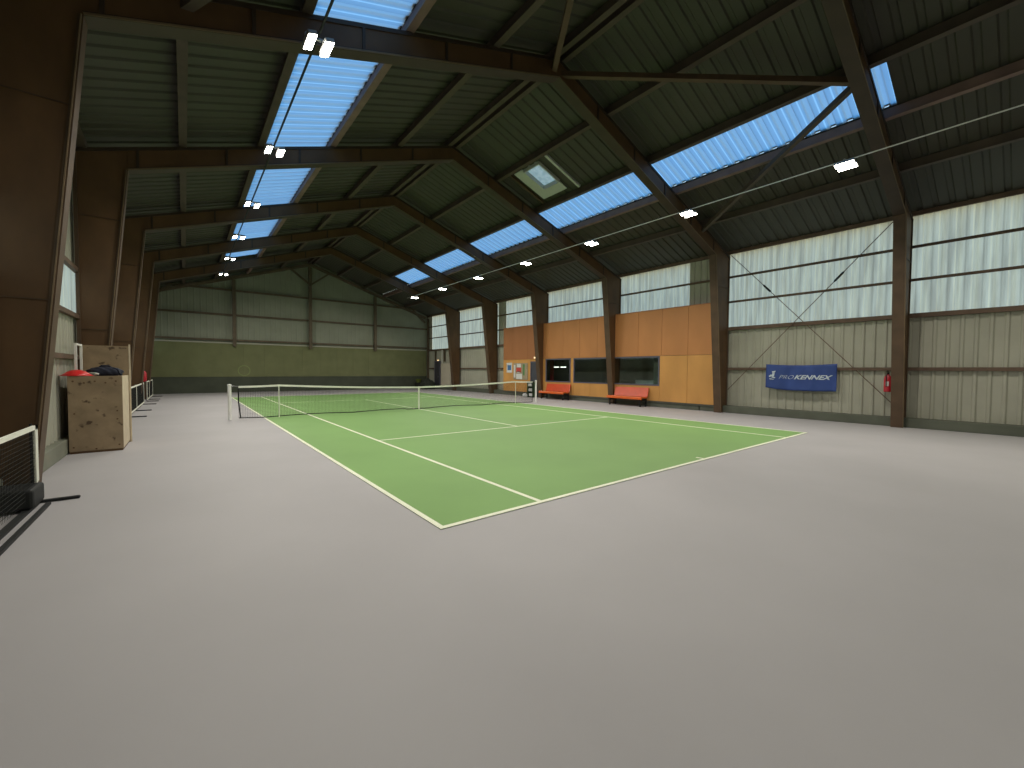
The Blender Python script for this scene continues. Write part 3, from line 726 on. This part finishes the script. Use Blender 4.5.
pnet(-3.40, -2.3, 3.70, [.3, 5.93], 'portable net with white tape at the left picture edge, nearest the camera', (-.25, .36), True, .93)
pnet(-3.42, 14.4, 20.6, [.1, 2.7, 6.17], 'portable net with white tape just behind the plywood crate', (-.03, .42), False, .97)
pnet(-3.42, 22.6, 27.0, [.1, 1.6, 4.37], 'portable net farthest away along the left wall', (-.03, .42), False, .97)

# ------------------------------------------------------------------ plywood crate and what lies on it
bxo = thing('plywood_crate', 'tall plywood crate standing by the left wall', 'crate', (-3.35, 8.0, 0)); of = (-3.35, 8.0, 0)
x0, x1, y0, y1, zt_ = -3.7, -2.96, 7.38, 8.55, 1.455
T = .02
bevel(MB().box((x0, y0, .04), (x1, y0 + T, zt_)).build('front_panel', M['box'], bxo, off=of), .003)
bevel(MB().box((x1 - .03, y0 + T, .04), (x1, y1, zt_)).build('side_panel', M['boxe'], bxo, off=of), .003)
bevel(MB().box((x0, y0 + T, .04), (x0 + T, y1, zt_)).build('side_panel', M['box'], bxo, off=of), .003)
MB().box((x0 + T, y0 + T, zt_ - .03), (x1 - .03, y1, zt_ - .005)).build('top_panel', M['box'], bxo, off=of)
MB().box((x0 + .01, y0 + .01, 0), (x1 - .01, y1, .04)).build('plinth', M['timber'], bxo, off=of)
MB().box((x0 + .04, y1 + .002, .0), (x1 + .01, y1 + .03, 2.08)).build('back_panel', M['box'], bxo, off=of)
MB().box((x1 + .011, y1 - .0, .0), (x1 + .035, y1 + .045, 2.12)).build('edge_batten', M['boxe'], bxo, off=of)
for i in range(5):
    MB().tube([(x0 + .07 + .145 * i, y0 - .002, zt_ - .1 - .03 * (i % 2)), (x0 + .07 + .145 * i, y0 + .004, zt_ - .1 - .03 * (i % 2))], .016, 10).build('screw', M['timber'], bxo, off=of)
for (sx, sz) in ((.08, .75), (.66, .78), (.66, .62), (.06, .12), (.36, .07), (.68, .12)):
    MB().tube([(x0 + sx, y0 - .002, sz), (x0 + sx, y0 + .004, sz)], .015, 10).build('screw', M['timber'], bxo, off=of)
rd = thing('red_marker_dome', 'glossy red dome-shaped lid on the left of the crate top', 'dome', (-3.60, 7.58, zt_)); of = (-3.60, 7.58, zt_)
MB().lathe([(.21, 0), (.215, .012), (.17, .045), (.12, .085), (.06, .11), (.004, .118)], 28, of).build('dome', M['red'], rd, off=of, smooth=True)
MB().lathe([(.18, 0.001), (.23, .001), (.235, .008), (.2, .014)], 28, of).build('rim', M['red'], rd, off=of, smooth=True)
# bag
bm = bmesh.new(); bmesh.ops.create_icosphere(bm, subdivisions=4, radius=1)
for v in bm.verts:
    n_ = .10 * math.sin(6 * v.co.x + 1) * math.cos(5 * v.co.y) + .06 * math.sin(12 * v.co.x + 8 * v.co.y + 5 * v.co.z)
    v.co *= 1 + n_; v.co.x *= .25; v.co.y *= .2; v.co.z = max(v.co.z, -.55) * .12 + .066
me = bpy.data.meshes.new('bag_body'); bm.to_mesh(me); bm.free(); me.materials.append(M['navy'])
for p in me.polygons: p.use_smooth = True
bg = thing('sports_bag', 'dark navy sports bag slumped on top of the crate', 'bag', (-3.24, 7.85, zt_)); o = bpy.data.objects.new('bag_body', me); COL.objects.link(o); o.parent = bg
MB().tube([(.12, -.1, .15), (.19, -.12, .12), (.22, -.14, .05), (.25, -.16, .012)], .018, 8).build('strap', M['navy'], bg, smooth=True)
MB().tube([(-.12, -.05, .13), (-.05, -.05, .20), (.05, -.05, .20), (.12, -.04, .13)], .014, 8).build('handle', M['navy'], bg, smooth=True)
bt = thing('water_bottle', 'small pale blue bottle lying between the red dome and the bag', 'bottle', (-3.42, 7.62, zt_ + .035)); of = (-3.42, 7.62, zt_ + .035)
MB().tube([(-3.47, 7.66, zt_ + .036), (-3.35, 7.60, zt_ + .036)], .034, 12).build('bottle_body', M['curtain'], bt, off=of, smooth=True)
MB().tube([(-3.35, 7.60, zt_ + .036), (-3.33, 7.59, zt_ + .036), (-3.31, 7.58, zt_ + .036)], [.022, .016, .016], 12).build('bottle_cap', M['white'], bt, off=of, smooth=True)
fr = thing('white_tube_frame', 'white inverted U-shaped frame standing on the crate behind the dome', 'frame', (-3.6, 8.1, zt_)); of = (-3.6, 8.1, zt_)
MB().box((-3.665, 7.82, zt_), (-3.63, 7.86, 2.05)).build('upright', M['white'], fr, off=of)
MB().box((-3.665, 8.36, zt_), (-3.63, 8.40, 2.05)).build('upright', M['white'], fr, off=of)
MB().box((-3.665, 7.82, 2.05), (-3.63, 8.40, 2.085)).build('crossbar', M['white'], fr, off=of)

# ------------------------------------------------------------------ floodlights on their rails
LX, RX, LZ = -.27, 10.9, 6.80
tag(MB().beam((LX, -5.6, LZ + .06), (LX, 25.0, LZ + .06), .03, .03).build('lighting_rail', M['black'], off=(LX, 11, LZ + .06)), 'thin rail coloured black as if backlit, carrying the left row of floodlights', 'rail', 'lighting rails')  # backlit darkness of the left rail is put into its colour
tag(MB().beam((RX, -5.6, LZ + .06), (RX, 25.0, LZ + .06), .022, .022).build('lighting_rail', M['white'], off=(RX, 11, LZ + .06)), 'thin pale rail carrying the right row of floodlights', 'rail', 'lighting rails')
def lamp_tree():
    r = thing('twin_floodlight', 'x', 'floodlight', (0, 0, 0))
    for s_ in (-1, 1):
        mt = Matrix.Translation((s_ * .125, 0, -.05)) @ Matrix.Rotation(.30, 4, 'Y')
        h = bevel(MB().box((-.07, -.20, -.03), (.07, .20, .03), mt).build('lamp_head', M['steel'], r), .01)
        MB().box((-.062, -.19, -.036), (.062, .19, -.0305), mt).build('lamp_lens', M['lamp'], h)
    MB().box((-.19, -.02, .0), (.19, .02, .035)).build('bracket', M['steel'], r)
    return r
proto = lamp_tree()
words_ = ['first', 'second', 'third', 'fourth', 'fifth', 'sixth', 'last']
i = 0
LPOW = 75
def put(x, y, lab, side, grp):
    global i
    o = proto if i == 0 else copy_tree(proto); i += 1
    o.location = (x, y, LZ); o.rotation_euler = (0, 0, 0 if side > 0 else PI)
    o['label'] = lab; o['group'] = grp
    for s_ in ((-1, 1) if o is proto else ()):
        ld = bpy.data.lights.new('flood_lamp', 'AREA'); ld.shape = 'RECTANGLE'; ld.size = .12; ld.size_y = .3; ld.energy = LPOW; ld.color = (1, .93, .80); ld.spread = math.radians(165)
        lo = bpy.data.objects.new('flood_lamp', ld); COL.objects.link(lo)
        lo.parent = o; lo.location = (s_ * .125 , 0, -.105); lo.rotation_euler = (0, .30 , 0)
for k in range(-1, 7):
    y = -.65 + 4.07 * k
    put(RX, y, ('%s twin floodlight from the camera on the right-hand lighting rail' % words_[k]) if k >= 0 else 'unseen twin floodlight added on the right-hand lighting rail behind the camera to brighten the near floor', 1, 'floodlights on the right rail')  # the one behind the camera is unseen, added to brighten the near floor
for k in range(-1, 6):
    y = 3.5 + 4.07 * k
    put(LX, y, ('%s visible twin floodlight from the camera on the left-hand lighting rail' % words_[k]) if k >= 0 else ('twin floodlight on the left-hand lighting rail, just above the camera' if k == -1 else 'twin floodlight on the left-hand lighting rail, behind the camera'), -1, 'floodlights on the left rail')

# ------------------------------------------------------------------ world: dusk sky, ground below
wd = bpy.data.worlds.new('sky'); S.world = wd; wd.use_nodes = True
nt = wd.node_tree; bgn = nt.nodes['Background']
tc = nt.nodes.new('ShaderNodeTexCoord'); sp = nt.nodes.new('ShaderNodeSeparateXYZ'); cr = nt.nodes.new('ShaderNodeValToRGB'); mr = nt.nodes.new('ShaderNodeMapRange')
mr.inputs['From Min'].default_value = -1; mr.inputs['From Max'].default_value = 1
nt.links.new(tc.outputs['Generated'], sp.inputs[0]); nt.links.new(sp.outputs['Z'], mr.inputs['Value']); nt.links.new(mr.outputs['Result'], cr.inputs['Fac'])
e = cr.color_ramp.elements
e[0].position = 0; e[0].color = (.46, .44, .34, 1)
e[1].position = 1; e[1].color = (.08, .43, 1.0, 1)
for p, c in ((.49, (.46, .44, .34)), (.51, (.98, .98, .80)), (.62, (.66, .78, .76)), (.80, (.11, .47, .97))):
    q = cr.color_ramp.elements.new(p); q.color = (*c, 1)
nt.links.new(cr.outputs['Color'], bgn.inputs['Color']); bgn.inputs['Strength'].default_value = 1.3

# ------------------------------------------------------------------ camera
yaw, pit, rol, fpx = .6711, -.0333, .0066, 412.43
fw = Vector((math.sin(yaw) * math.cos(pit), math.cos(yaw) * math.cos(pit), math.sin(pit)))
rt = Vector((math.cos(yaw), -math.sin(yaw), 0)); up = rt.cross(fw)
r2 = rt * math.cos(rol) + up * math.sin(rol); u2 = up * math.cos(rol) - rt * math.sin(rol)
cam = bpy.data.cameras.new('camera'); co = bpy.data.objects.new('camera', cam); COL.objects.link(co)
mw = Matrix((r2, u2, -fw)).transposed().to_4x4(); mw.translation = Vector((-2.0033, -3.6619, 1.6158)); co.matrix_world = mw
cam.sensor_width = 36; cam.lens = fpx / 1024 * 36; cam.clip_start = .05; cam.clip_end = 200
S.camera = co
S.view_settings.view_transform = 'Standard'; S.view_settings.look = 'None'; S.view_settings.gamma = 1; S.view_settings.exposure = 0
S.view_settings.use_curve_mapping = False
S.cycles.use_denoising = True
S.cycles.max_bounces = 8; S.cycles.diffuse_bounces = 5; S.cycles.glossy_bounces = 3
S.cycles.sample_clamp_indirect = 6
